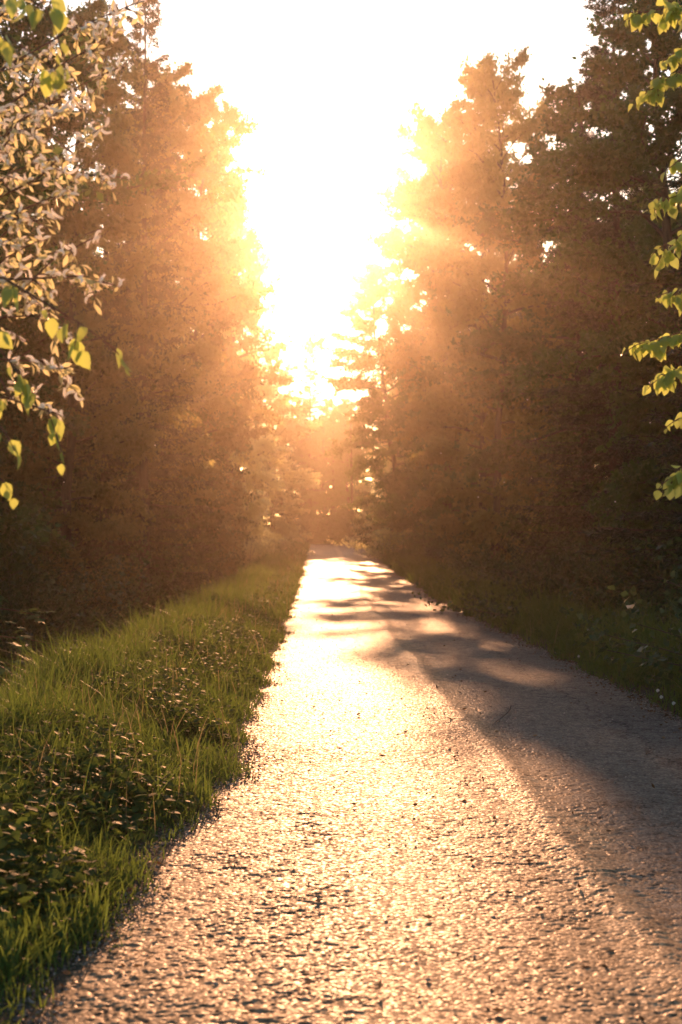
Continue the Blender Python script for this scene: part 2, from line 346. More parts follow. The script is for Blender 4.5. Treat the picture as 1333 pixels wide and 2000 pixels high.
def make_broadleaf(seed, h=14.0, r=3.0, nprim=82, mat=None, base=0.02, lsize=0.12, per=46, gap=0.22):
    g = np.random.default_rng(seed)
    root = bpy.data.objects.new('broadleaf_tree', None); COL.objects.link(root)
    mt, mbr, ml = MB(), MB(), MB()
    T = np.linspace(0, 1, 10)
    wig = np.cumsum(g.normal(0, .12, (10, 2)), 0); wig -= wig[0]
    tr = np.column_stack([wig[:, 0], wig[:, 1], T * h * .97])
    tube(mt, np.vstack([[tr[0, 0], tr[0, 1], -.5], tr]), np.concatenate([[.022 * h * .62], (.018 * h * (1 - T) ** .8 * .62 + .012)]), 8)
    Ps, Ds = [], []
    for i in range(nprim):
        t = base + (0.985 - base) * (i + g.random()) / nprim
        if g.random() < gap * .5: continue
        p0 = np.array([np.interp(t, T, tr[:, k]) for k in range(3)])
        az = i * 2.399 + g.normal(0, .5)
        L = r * crown_profile(t) * g.choice([.6, .8, .95, 1.1, 1.35], p=[.2, .25, .25, .2, .1]) * g.uniform(.9, 1.1) + .3
        if t < .4: L = min(L, r * (.5 + 1.2 * t))
        el = np.interp(t, [0, .3, .8, 1], [-.08, .25, .6, 1.0]) + g.normal(0, .15)
        d = np.array([math.cos(az) * math.cos(el), math.sin(az) * math.cos(el), math.sin(el)])
        s = np.linspace(0, 1, 6)[:, None]
        pts = p0 + d * L * s + np.array([0, 0, -.18 * L]) * s ** 2 + np.cumsum(g.normal(0, .05 * L, (6, 3)), 0) * s
        tube(mbr, pts, np.linspace(.010 + .010 * L, .005, 6), 4)
        nsec = int(8 + L * 4)
        for j in range(nsec):
            f = g.uniform(.22, 1.0); q0 = np.array([np.interp(f, s[:, 0], pts[:, k]) for k in range(3)])
            dd = norm(d + g.normal(0, .8, 3) * np.array([1, 1, .4]) + np.array([0, 0, .1])); l2 = min(L, 2.6) * g.uniform(.14, .46) * (1.15 - .5 * f) + .12
            s2 = np.linspace(0, 1, 4)[:, None]
            p2 = q0 + dd * l2 * s2 + np.array([0, 0, -.22 * l2]) * s2 ** 2
            if j % 2 == 0: tube(mbr, p2, [.006, .005, .004, .002], 3)
            n = int(per * (.6 + l2))
            u = g.random(n) ** .7
            P = q0 + dd * l2 * u[:, None] + np.array([0, 0, -.22 * l2]) * (u ** 2)[:, None] + g.normal(0, .075, (n, 3)) * np.array([1, 1, .7])
            Ps.append(P); Ds.append(norm(dd * .5 + g.normal(0, .7, (n, 3)) + np.array([0, 0, -.35])))
    P = np.concatenate(Ps); D = np.concatenate(Ds); n = len(P)
    L = g.uniform(.7, 1.25, n) * lsize
    V, Q = diamonds(P, D, L, L * .68, g); ml.add(V, Q)
    mt.build('trunk', M_BARK, root, True); mbr.build('branches', M_BARK, root, True); ml.build('crown', mat or M_LEAF, root)
    return root

def make_spruce(seed, h=15.0, r=2.2):
    g = np.random.default_rng(seed)
    root = bpy.data.objects.new('spruce_tree', None); COL.objects.link(root)
    mt, mbr, ml = MB(), MB(), MB()
    T = np.linspace(0, 1, 9); tr = np.column_stack([np.cumsum(g.normal(0, .03, 9)), np.cumsum(g.normal(0, .03, 9)), T * h]); tr[0, :2] = 0
    tube(mt, np.vstack([[0, 0, -.5], tr]), np.concatenate([[.2], .17 * (1 - T) + .012]), 8)
    z = .6; Ps, Ds = [], []
    while z < h - .12:
        t = z / h
        for k in range(g.integers(5, 8)):
            az = g.uniform(0, 2 * np.pi); L = r * (1 - t) ** .8 * g.uniform(.7, 1.15) + .16
            d = np.array([math.cos(az), math.sin(az), 0]); s = np.linspace(0, 1, 6)[:, None]
            up = np.interp(t, [0, .5, .85, 1], [-.25, -.05, .45, .9])
            x0 = np.array([np.interp(t, T, tr[:, 0]), np.interp(t, T, tr[:, 1]), z])
            pts = x0 + d * L * s + np.array([0, 0, up * L]) * s + np.array([0, 0, .18 * L]) * s ** 2 * (1 - t)
            tube(mbr, pts, np.linspace(.006 + .006 * L, .003, 6), 3)
            nt_ = int(10 + 16 * L)
            f = g.uniform(.08, 1, nt_)
            q = np.stack([np.interp(f, s[:, 0], pts[:, c]) for c in range(3)], -1)
            side = np.cross(d, [0, 0, 1]) * np.where(g.random(nt_) < .5, 1, -1)[:, None]
            dd = norm(d * .8 + side * .8 + g.normal(0, .2, (nt_, 3)) + np.array([0, 0, -.45]) * (1 - t))
            l2 = (.14 + .28 * L * (1 - f)) * g.uniform(.7, 1.2, nt_)
            for rep in range(7):
                u = g.random(nt_)[:, None]
                Ps.append(q + dd * l2[:, None] * u + np.array([0, 0, -.06]) * u); Ds.append(norm(dd + g.normal(0, .55, (nt_, 3))))
        z += g.uniform(.22, .36)
    P = np.concatenate(Ps); D = np.concatenate(Ds); n = len(P); L = g.uniform(.07, .14, n)
    V, Q = diamonds(P, D, L, L * .22 + .006, g); ml.add(V, Q)
    mt.build('trunk', M_BARK, root, True); mbr.build('branches', M_BARK, root, True); ml.build('crown', M_NEEDLE, root)
    return root

def make_shrub(seed, h=2.2, r=1.3):
    g = np.random.default_rng(seed)
    root = bpy.data.objects.new('shrub', None); COL.objects.link(root)
    mb, ml = MB(), MB(); Ps, Ds = [], []
    for i in range(26):
        az = g.uniform(0, 6.283); el = g.uniform(.45, 1.45); L = h * g.uniform(.55, 1.1)
        d = np.array([math.cos(az) * math.cos(el) * r / 1.3, math.sin(az) * math.cos(el) * r / 1.3, math.sin(el)])
        s = np.linspace(0, 1, 6)[:, None]
        pts = np.array([g.normal(0, .15), g.normal(0, .15), -.2]) + d * L * s + np.array([d[0], d[1], -.5]) * L * .35 * s ** 2
        tube(mb, pts, np.linspace(.013, .003, 6), 4)
        for j in range(15):
            f = g.uniform(.15, 1); q = np.array([np.interp(f, s[:, 0], pts[:, k]) for k in range(3)])
            dd = norm(d + g.normal(0, .8, 3)); n = 17; u = g.random(n)[:, None]
            Ps.append(q + dd * .45 * u + g.normal(0, .05, (n, 3))); Ds.append(norm(dd * .6 + g.normal(0, .6, (n, 3)) + np.array([0, 0, -.2])))
    P = np.concatenate(Ps); D = np.concatenate(Ds); n = len(P); L = g.uniform(.06, .11, n)
    V, Q = diamonds(P, D, L, L * .65, g); ml.add(V, Q)
    mb.build('stems', M_BARK, root, True); ml.build('foliage', M_SHRUB, root)
    return root

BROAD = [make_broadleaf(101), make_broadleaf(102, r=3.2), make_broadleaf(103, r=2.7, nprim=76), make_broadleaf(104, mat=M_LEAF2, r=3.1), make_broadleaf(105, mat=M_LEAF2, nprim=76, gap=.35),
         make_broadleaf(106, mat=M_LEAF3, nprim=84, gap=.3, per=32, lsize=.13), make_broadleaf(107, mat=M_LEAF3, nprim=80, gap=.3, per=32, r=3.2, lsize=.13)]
SPRUCE = [make_spruce(201), make_spruce(202, r=2.5)]
SHRUB = [make_shrub(301), make_shrub(302, h=1.8, r=1.6), make_shrub(303, h=2.8)]
USED = set(); USED_M = {}
def place(src, x, y, sc, rz, label, cat, group=None, lean=(0, 0), sink=0.0):
    if src.name not in USED:
        USED.add(src.name); o = src
    else:
        o = src.copy(); COL.objects.link(o)
        for ch in src.children:
            c = ch.copy(); c.parent = o; COL.objects.link(c)
    o.location = (x, y, float(zground(x, y)) - sink); o.rotation_euler = (lean[0], lean[1], rz); o.scale = sc
    tag(o, label, cat, group); return o
g = random.Random(5)
def broad(k, x, y, h, r, label, group=None, lean=(0, 0)):
    return place(BROAD[k], x, y, (r / 3.0, r / 3.0, h / 14.0), g.uniform(0, 6.28), label, 'tree', group, lean)
def spruce(k, x, y, h, r, label, group=None):
    return place(SPRUCE[k], x, y, (r / 2.2, r / 2.2, h / 15.0), g.uniform(0, 6.28), label, 'tree', group)

GL, GR = 'leafy trees along the left side of the road', 'leafy trees along the right side of the road'
# left front row
broad(1, -6.9, 15.5, 11.5, 2.9, 'dark broadleaf tree behind the fluffy willow branches, nearest the camera on the left', GL)
broad(0, -6.6, 20.5, 12.0, 2.9, 'dark broadleaf tree just left of the pointed spruce, behind the willow branches', GL)
broad(2, -6.2, 26.0, 13.5, 2.8, 'dark broadleaf tree standing in front of the pointed spruce on the left', GL)
spruce(0, -4.4, 36.0, 16.6, 1.8, 'tall thin spruce with pointed tip above the left treetops', 'spruces beside the road')
spruce(1, -5.6, 38.0, 16.2, 2.0, 'second thin spruce tip just left of the tallest pointed spruce', 'spruces beside the road')
broad(3, -5.5, 31.5, 13.6, 2.4, 'olive leafy tree below the pointed spruce at the left forest edge', GL)
broad(4, -5.4, 43.0, 16.3, 2.8, 'loose leafy tree just right of the pointed spruce, sky showing through its edge', GL)
broad(0, -5.3, 50.0, 18.0, 3.0, 'glowing leafy tree in the middle of the left treeline, right of the loose leafy one', GL)
broad(3, -5.1, 58.0, 20.0, 3.3, 'tall sunlit leafy tree reaching furthest into the sky gap from the left', GL)
broad(2, -5.0, 65.0, 20.0, 3.0, 'leafy tree behind the furthest reaching one, washed out by the sun glow on the left', GL)
broad(6, -4.3, 72.0, 18.0, 3.0, 'rounded leafy tree where the left treeline starts to drop towards the road end', GL)
broad(3, -5.2, 79.0, 15.0, 2.8, 'hazy leafy tree behind the pale sunlit one on the left', GL)
broad(5, -2.6, 85.0, 12.4, 2.9, 'pale sunlit tree with bright leaf sprays left of the far road end', GL)
broad(6, -4.8, 96.0, 12.0, 2.8, 'last leafy tree on the left before the road crest', GL)
# right front row
spruce(1, 6.9, 20.0, 13.5, 2.6, 'dark spruce with hanging branches at the upper right edge', 'spruces beside the road')
broad(0, 7.4, 14.0, 11.5, 2.9, 'very dark broadleaf tree at the right edge, nearest the camera on that side', GR)
broad(2, 6.6, 26.0, 12.6, 2.7, 'dark green tree forming the highest right hand treetop', GR)
spruce(0, 6.6, 31.0, 14.4, 2.3, 'dark spruce half hidden behind the highest right hand treetop', 'spruces beside the road')
broad(1, 6.9, 36.0, 13.4, 2.8, 'dark leafy tree at the dip between the two right hand treetops', GR)
broad(4, 5.5, 45.0, 17.0, 2.6, 'leafy tree with loose upright twigs forming the middle right treetop', GR)
broad(3, 6.2, 53.0, 19.0, 3.2, 'tall leafy tree with ragged sunlit edge on the right of the sky gap', GR)
broad(0, 5.7, 61.0, 20.0, 3.2, 'orange lit leafy tree in the middle of the right treeline', GR)
broad(1, 5.4, 69.0, 19.5, 3.2, 'hazy leafy tree halfway down the right side of the sky gap', GR)
broad(2, 4.0, 76.0, 15.2, 3.3, 'leafy tree on the right whose crown overhangs the far road', GR, (0, -.10))
broad(6, 4.5, 87.0, 11.5, 2.7, 'low bright leafy tree under the overhanging crown on the right', GR)
broad(5, 5.6, 98.0, 10.0, 2.5, 'low sunlit leafy tree right of the road crest', GR)
# beyond the crest
spruce(0, -0.6, 121.0, 17.4, 2.4, 'hazy conifer standing beyond the road end, closing the sky gap on its left', 'spruces beside the road')
GF = 'trees closing the view beyond the road crest'
for i, (x, y, h) in enumerate([(-1.6, 122, 13.0), (0.7, 117, 11.0), (2.3, 121, 12.6), (1.2, 127, 13.6), (3.4, 124, 13), (-3.2, 118, 12.3), (5.8, 120, 12.5), (-5.5, 125, 12.6), (0.2, 135, 11.5), (7.8, 128, 15), (2.5, 138, 12.5), (-2.3, 137, 12.8)]):
    broad(i % 3, x, y, h, 2.6, 'hazy brown leafy tree in the dark wood straight beyond the road crest', GF)
for i in range(26):
    s = g.uniform(1.1, 1.7)
    place(SHRUB[i % 3], -6.5 + (i % 13) * 1.1 + g.uniform(-.3, .3), (113 if i < 13 else 117) + g.uniform(-1, 1), (s, s, s * 1.15), g.uniform(0, 6.28), 'dim hazy shrub filling the wood beyond the road crest', 'shrub', 'shrubs beyond the road crest')
M_PINEB = bark_mat('dark pine bark', (0.02, 0.015, 0.012), (0.07, 0.05, 0.035))
for i, (u, d, lab) in enumerate([(687, 116, 'thin dark bare trunk beyond the road crest, right of its middle'), (652, 119, 'thin bare trunk beyond the road crest, nearer its left end')]):
    b = px(u, 1060, d); root = thing('bare_tree', (b[0], d, float(zground(b[0], d))), lab, 'tree', 'bare trunks beyond the road crest')
    mb = MB(); z = np.linspace(-.4, 11, 9); tube(mb, np.column_stack([np.sin(z * .5 + i) * .06, z * 0.01, z]), np.linspace(.13, .05, 9), 7); mb.build('trunk', M_PINEB, root, True)
    for k in range(16):
        mb = MB()
        zz = g.uniform(3, 10.5); a = g.uniform(0, 6.28); L = g.uniform(.3, 1.1); s = np.linspace(0, 1, 4)[:, None]
        tube(mb, np.array([0, 0, zz]) + np.array([math.cos(a), math.sin(a), -.2]) * L * s, [.02, .015, .01, .004], 3); mb.build('branch', M_PINEB, root, True)
# rows behind the front rows
for side, x0, gname, lab in ((-1, -10.2, 'trees inside the forest left of the road', 'shaded leafy tree inside the forest behind the front row left of the road'),
                             (1, 10.4, 'trees inside the forest right of the road', 'shaded leafy tree inside the forest behind the front row right of the road')):
    y = 10.0; i = 0
    while y < 132:
        for row in range(2):
            x = x0 + side * (row * 4.6 + g.uniform(-.8, .8)); h = min(15.5, 9.5 + y * .075) + row * 1.2 + g.uniform(-.8, .6)
            if g.random() < .25: spruce(i % 2, x, y + g.uniform(-1, 1) + row * 2, h, 2.6, lab.replace('leafy tree', 'spruce'), gname.replace('trees', 'spruces'))
            else: broad(i % 3, x, y + g.uniform(-1, 1) + row * 2, h, 3.1, lab, gname)
            i += 1
        y += 5.2
# undergrowth along both forest edges
for side, xa, gname, lab in ((-1, -4.5, 'shrubs under the trees left of the road', 'dark bushy shrub in the undergrowth behind the left grass verge'),
                             (1, 5.4, 'shrubs under the trees right of the road', 'dark bushy shrub in the undergrowth behind the right grass verge')):
    y = 9.0; i = 0
    while y < 112:
        for row in range(2):
            x = xa + side * (row * 1.9 + g.uniform(-.35, .45)); s = g.uniform(.75, 1.2) * (1.1 if row else .85)
            place(SHRUB[i % 3], x, y + g.uniform(-.6, .6), (s, s, s * g.uniform(.85, 1.2)), g.uniform(0, 6.28), lab, 'shrub', gname); i += 1
        y += 2.1 + y * .012

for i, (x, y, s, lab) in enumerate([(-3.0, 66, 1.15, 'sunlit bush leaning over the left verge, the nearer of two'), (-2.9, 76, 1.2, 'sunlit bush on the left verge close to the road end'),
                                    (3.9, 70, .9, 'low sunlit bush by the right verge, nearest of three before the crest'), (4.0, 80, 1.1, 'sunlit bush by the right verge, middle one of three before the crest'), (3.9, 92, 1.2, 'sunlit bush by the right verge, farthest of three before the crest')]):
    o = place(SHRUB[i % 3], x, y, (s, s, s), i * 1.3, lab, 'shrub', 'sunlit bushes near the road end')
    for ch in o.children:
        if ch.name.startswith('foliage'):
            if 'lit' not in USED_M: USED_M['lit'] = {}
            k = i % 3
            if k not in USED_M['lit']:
                USED_M['lit'][k] = ch.data.copy(); USED_M['lit'][k].materials[0] = M_LEAF3  # paler copy of the shrub leaves, sunlight put into the colour
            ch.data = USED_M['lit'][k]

# ------------------------------------------------------------------ maple sapling at the left forest edge
root = thing('maple_sapling', (-3.35, 13.2, float(zground(-3.35, 13.2))), 'young maple with broad lobed leaves in the shade behind the left verge', 'sapling')
mb, ml = MB(), MB()
s = np.linspace(0, 1, 6)[:, None]; gg = np.random.default_rng(41)
stem = np.array([0, 0, -.1]) + np.array([.05, 0, 1.75]) * s; tube(mb, stem, np.linspace(.016, .006, 6), 5)
lv = []
for k, (dx, dy, z0) in enumerate([(1.15, -.3, 1.35), (.8, .2, 1.6), (.5, -.5, 1.7), (-.7, -.2, 1.5), (.95, -.6, 1.1), (-.3, -.7, 1.65), (.2, .3, 1.75), (-1.0, 0.3, 1.3)]):
    p0 = np.array([0.03, 0, z0]); pts = p0 + np.array([dx, dy, .12]) * s + np.array([0, 0, -.22]) * s ** 2; tube(mb, pts, np.linspace(.008, .003, 6), 4)
    for j in range(9):
        f = gg.uniform(.3, 1.0); q = np.array([np.interp(f, s[:, 0], pts[:, c]) for c in range(3)])
        lv.append((q + gg.normal(0, .05, 3), gg.uniform(0, 6.28)))
for q, a in lv:
    up = norm(np.array([gg.normal(0, .2), gg.normal(0, .2), 1.0])); sz = gg.uniform(.09, .14)
    for lobe, ln in ((0, 1.), (.75, .85), (-.75, .85), (1.6, .5), (-1.6, .5)):
        d = np.array([math.cos(a + lobe), math.sin(a + lobe), -.15]); d = norm(d - up * (d @ up)); sd = np.cross(up, d); L = sz * ln
        ml.add([q, q + d * L * .5 + sd * L * .24, q + d * L - up * .015, q + d * L * .5 - sd * L * .24], [[0, 1, 2, 3]])
mb.build('stem', M_TWIG, root, True); ml.build('foliage', leaf_mat('maple leaves', (0.05, 0.10, 0.04), (0.08, 0.14, 0.06), (0.12, 0.18, 0.05), rough=.55, tmix=.35, spec=.12), root)

# ------------------------------------------------------------------ near trees whose branches reach into the view
PROF_W = [0.06, .62, 1, .82, .03]; PROF_P = [0.25, 1.0, .95, .55, .02]
def near_tree(name, trunk_xy, h, label, cat, limbs, leaf_mat_, prof, lsize, wr, twigs, per, hang, seed, trad=.09, catkins=0, group=None, spread=.20, density=1.0):
    g = np.random.default_rng(seed); x0, y0 = trunk_xy; z0 = float(zground(x0, y0))
    root = thing(name, (x0, y0, z0), label, cat, group); base = np.array([x0, y0, z0])
    mt, ml, mc, mh = MB(), MB(), MB(), MB()
    mb = None
    T = np.linspace(0, 1, 9); tr = np.column_stack([np.sin(T * 5) * .12, np.cos(T * 4) * .1 - .1, T * h - .0])
    tube(mt, np.vstack([[tr[0, 0], tr[0, 1], -.4], tr]), np.concatenate([[trad * 1.3], trad * (1 - T * .9)]), 10)
    P, D, Lf = [], [], []
    def sprig(mb, q0, dd, l2, n, sz):
        s2 = np.linspace(0, 1, 5)[:, None]
        p2 = q0 + dd * l2 * s2 + np.array([0, 0, -hang * .35 * l2]) * s2 ** 2
        tube(mb, p2, np.linspace(.0035, .0014, 5), 4)
        for k in range(n):
            f = (k + .6) / n; q = np.array([np.interp(f, s2[:, 0], p2[:, c]) for c in range(3)])
            pet = norm(dd * .4 + g.normal(0, .6, 3) + np.array([0, 0, -hang * .6])) * sz * .3
            tube(mb, [q, q + pet * .6 + np.array([0, 0, .004]), q + pet], .0011, 3)
            P.append(q + pet); D.append(norm(pet / (sz * .3) * .8 + g.normal(0, .28, 3) + np.array([0, 0, -hang]))); Lf.append(sz * g.uniform(.55, 1.25))
        for k in range(int(g.random() + catkins * (1 if n else 0))):
            f = g.uniform(.1, 1); q = np.array([np.interp(f, s2[:, 0], p2[:, c]) for c in range(3)])
            d0 = norm(g.normal(0, 1, 3) * np.array([1, .7, .6]) + np.array([0, 0, .3])); ax = norm(np.cross(d0, g.normal(size=3))); L = g.uniform(.035, .065); bend = g.uniform(.5, 4.2)
            cur = [q]; d1 = d0
            for i in range(7):
                a = bend / 7; d1 = d1 * math.cos(a) + np.cross(ax, d1) * math.sin(a); cur.append(cur[-1] + d1 * L / 7)
            cur = np.array(cur); tube(mc, cur, np.array([.002, .0045, .0056, .006, .006, .0052, .004, .0014]), 6)
            nh = 60; ii = g.integers(0, 8, nh); hv = norm(g.normal(size=(nh, 3))); hp = cur[ii] + g.normal(0, .002, (nh, 3))
            V, Q = diamonds(hp, hv, g.uniform(.005, .011, nh), .0016, g); mh.add(V, Q)
    for pts in limbs:
        mb = MB()
        pts = np.array([px(*p) for p in pts]) - base
        zt = max(.5, pts[0][2] - .5); st = np.array([np.interp(zt / h, T, tr[:, k]) for k in range(3)])
        pts = np.vstack([st, st * .5 + pts[0] * .5 + np.array([0, 0, .1]), pts])
        u = np.concatenate([[0], np.cumsum(np.linalg.norm(np.diff(pts, axis=0), axis=1))]); tot = u[-1]
        uu = np.linspace(0, tot, 16); pl = np.stack([np.interp(uu, u, pts[:, c]) for c in range(3)], -1)
        pl[1:-1] = (pl[:-2] + 2 * pl[1:-1] + pl[2:]) / 4; pl[1:-1] += g.normal(0, .012, (14, 3))
        tube(mb, pl, np.linspace(.016, .0022, 16), 6)
        L0 = u[1]; nt_ = int(twigs * (tot - L0) * density)
        for k in range(nt_):
            a = L0 + (tot - L0) * (k + g.random()) / nt_; q0 = np.stack([np.interp(a, uu, pl[:, c]) for c in range(3)])
            dl = norm(np.stack([np.interp(min(a + .1, tot), uu, pl[:, c]) for c in range(3)]) - np.stack([np.interp(max(a - .1, 0), uu, pl[:, c]) for c in range(3)]))
            dd = norm(dl * .8 + g.normal(0, .62, 3) + np.array([0, 0, .1 - hang * .3])); fr = (a - L0) / (tot - L0)
            sprig(mb, q0, dd, spread * g.uniform(.4, 1.2) * (1.15 - .55 * fr), per, lsize)
        sprig(mb, pl[-1], norm(pl[-1] - pl[-2]), .08, max(3, per // 2), lsize * .85)
        mb.build('branch', M_TWIG, root, True)
    P = np.array(P); D = np.array(D); L = np.array(Lf); n = len(P)
    U = norm(np.array([0, 0, .25]) + g.normal(0, 1, (n, 3)))
    V, Q = leaves(P, D, U, L, L * wr * g.uniform(.85, 1.1, n), prof, g.uniform(.05, .5, n), g.uniform(-.1, .45, n)); ml.add(V, Q)
    mt.build('trunk', M_BARK, root, True); ml.build('foliage', leaf_mat_, root, True)
    if mc.n:
        c = mc.build('catkins', M_FLUFF, root, True); mh.build('seed_hairs', M_FLUFF, c)
    return root

W = 5.6
limbs = [[(-120, 520, W), (0, 430, W), (90, 385, W), (150, 345, W), (215, 345, W)],
         [(-120, 470, W + .3), (20, 380, W), (100, 320, W), (140, 290, W), (180, 262, W)],
         [(-120, 620, W), (0, 585, W), (70, 545, W), (130, 500, W), (165, 475, W)],
         [(-90, 560, W - .3), (40, 540, W), (110, 535, W), (170, 545, W), (200, 552, W)],
         [(-120, 380, W), (-20, 300, W + .2), (40, 260, W + .2), (95, 235, W), (110, 222, W)],
         [(-120, 300, W), (0, 220, W + .3), (80, 160, W + .4), (150, 110, W + .4), (205, 75, W + .5)],
         [(-120, 200, W), (20, 130, W + .5), (120, 60, W + .5), (190, 20, W + .5), (250, 12, W + .5)],
         [(-100, 330, W), (20, 250, W + .4), (110, 190, W + .4), (170, 150, W + .4), (215, 140, W + .5)],
         [(-120, 740, W), (-10, 690, W), (50, 690, W), (95, 700, W), (130, 745, W)],
         [(-120, 700, W), (-20, 640, W), (40, 615, W), (85, 600, W), (110, 640, W)],
         [(-120, 800, W), (-20, 770, W), (30, 770, W), (60, 790, W), (90, 800, W)],
         [(-140, 460, W), (-60, 420, W), (0, 350, W), (35, 330, W), (75, 320, W)],
         [(-140, 560, W), (-40, 490, W), (10, 460, W), (50, 440, W), (85, 430, W)],
         [(-140, 120, W), (-40, 60, W), (40, 10, W), (110, -40, W), (150, -60, W)],
         [(-140, 660, W), (-60, 610, W), (0, 500, W), (30, 490, W), (60, 480, W)]]
near_tree('willow_tree', (-2.6, 6.0), 6.2, 'willow with white fluffy catkins and small leaves reaching in from the left', 'tree', limbs, M_WILLOW, PROF_W, .044, .40, 18, 7, .3, 51, .11, 3.2, spread=.17)
W = 5.0
limbs = [[(-120, 520, W), (0, 545, W), (80, 585, W), (150, 635, W), (212, 672, W)],
         [(-120, 690, W), (0, 745, W), (60, 790, W), (95, 820, W), (112, 850, W)],
         [(-140, 40, 4.6), (-20, 40, 4.6), (40, 70, 4.6), (85, 95, 4.6), (100, 130, 4.6)],
         [(-140, -60, 4.6), (-20, -20, 4.6), (60, -5, 4.6), (105, 30, 4.6), (112, 70, 4.6)],
         [(-140, 800, 4.8), (-80, 790, 4.8), (-30, 800, 4.8), (-12, 815, 4.8), (0, 830, 4.8)],
         [(-140, 860, 4.8), (-80, 870, 4.8), (-40, 900, 4.8), (-18, 915, 4.8), (-5, 930, 4.8)],
         [(-140, 620, W), (-60, 640, W), (-10, 680, W), (20, 700, W), (30, 720, W)]]
near_tree('poplar_tree', (-2.2, 4.7), 5.6, 'poplar with larger drooping heart shaped leaves hanging below the fluffy willow branches', 'tree', limbs, M_POPLAR, PROF_P, .075, .72, 7, 5, 1.1, 52, .07, 0, 'near poplars', spread=.14)
W = 6.6
limbs = [[(1480, -20, W), (1400, -10, W), (1340, 5, W), (1290, 10, W), (1258, 18, W)],
         [(1480, 80, W), (1400, 105, W), (1345, 135, W), (1300, 155, W), (1272, 172, W)],
         [(1480, 40, W), (1400, 50, W), (1360, 70, W), (1340, 85, W), (1328, 95, W)],
         [(1480, 260, W), (1420, 270, W), (1370, 290, W), (1345, 300, W), (1334, 310, W)],
         [(1480, 340, W), (1420, 345, W), (1360, 365, W), (1325, 380, W), (1300, 388, W)],
         [(1480, 400, W), (1420, 405, W), (1370, 425, W), (1325, 450, W), (1298, 478, W)],
         [(1480, 530, W), (1420, 535, W), (1370, 550, W), (1335, 560, W), (1315, 568, W)],
         [(1480, 620, W), (1420, 625, W), (1350, 645, W), (1295, 658, W), (1258, 668, W)],
         [(1480, 660, W), (1420, 670, W), (1360, 690, W), (1325, 715, W), (1297, 735, W)],
         [(1480, 770, W), (1430, 780, W), (1380, 795, W), (1352, 805, W), (1336, 815, W)],
         [(1480, 870, W), (1430, 880, W), (1375, 905, W), (1340, 920, W), (1318, 930, W)]]
near_tree('poplar_tree', (4.2, 7.0), 5.6, 'poplar whose round yellow green leaf sprays hang in at the right edge', 'tree', limbs, M_POPLAR, PROF_P, .052, .82, 32, 9, .9, 53, .09, 0, 'near poplars', spread=.11)

# ------------------------------------------------------------------ grass, herbs, litter, gravel
def blades(x, y, h, wd, lean, g):
    n = len(x); z = zground(x, y) - .01
    az = g.uniform(0, 6.283, n); fz = g.uniform(0, 6.283, n)
    d = np.stack([np.cos(az), np.sin(az), np.zeros(n)], -1); s = np.stack([np.cos(fz), np.sin(fz), np.zeros(n)], -1)
    base = np.stack([x, y, z], -1); rows = []
    for t, wf in ((0, .8), (.4, 1.), (.75, .7), (1, .06)):
        c = base + d * (lean * h * t ** 2)[:, None]; c[:, 2] += h * t * (1 - .32 * lean * t)
        rows.append(np.stack([c - s * (wd * wf * .5)[:, None], c + s * (wd * wf * .5)[:, None]], 1))
    V = np.stack(rows, 1).reshape(-1, 3)
    a = np.arange(n)[:, None] * 8 + np.arange(3)[None] * 2
    return V, np.stack([a, a + 1, a + 3, a + 2], -1).reshape(-1, 4)
def scatter(n, y0, y1, side, g, bias=1.0, width=2.15):
    y = y0 * (y1 / y0) ** g.random(n); u = g.random(n) ** bias
    x = left_edge(y) + .05 - u * width + g.normal(0, .035, n) if side < 0 else right_edge(y) + .02 + u * width
    return x, y, u
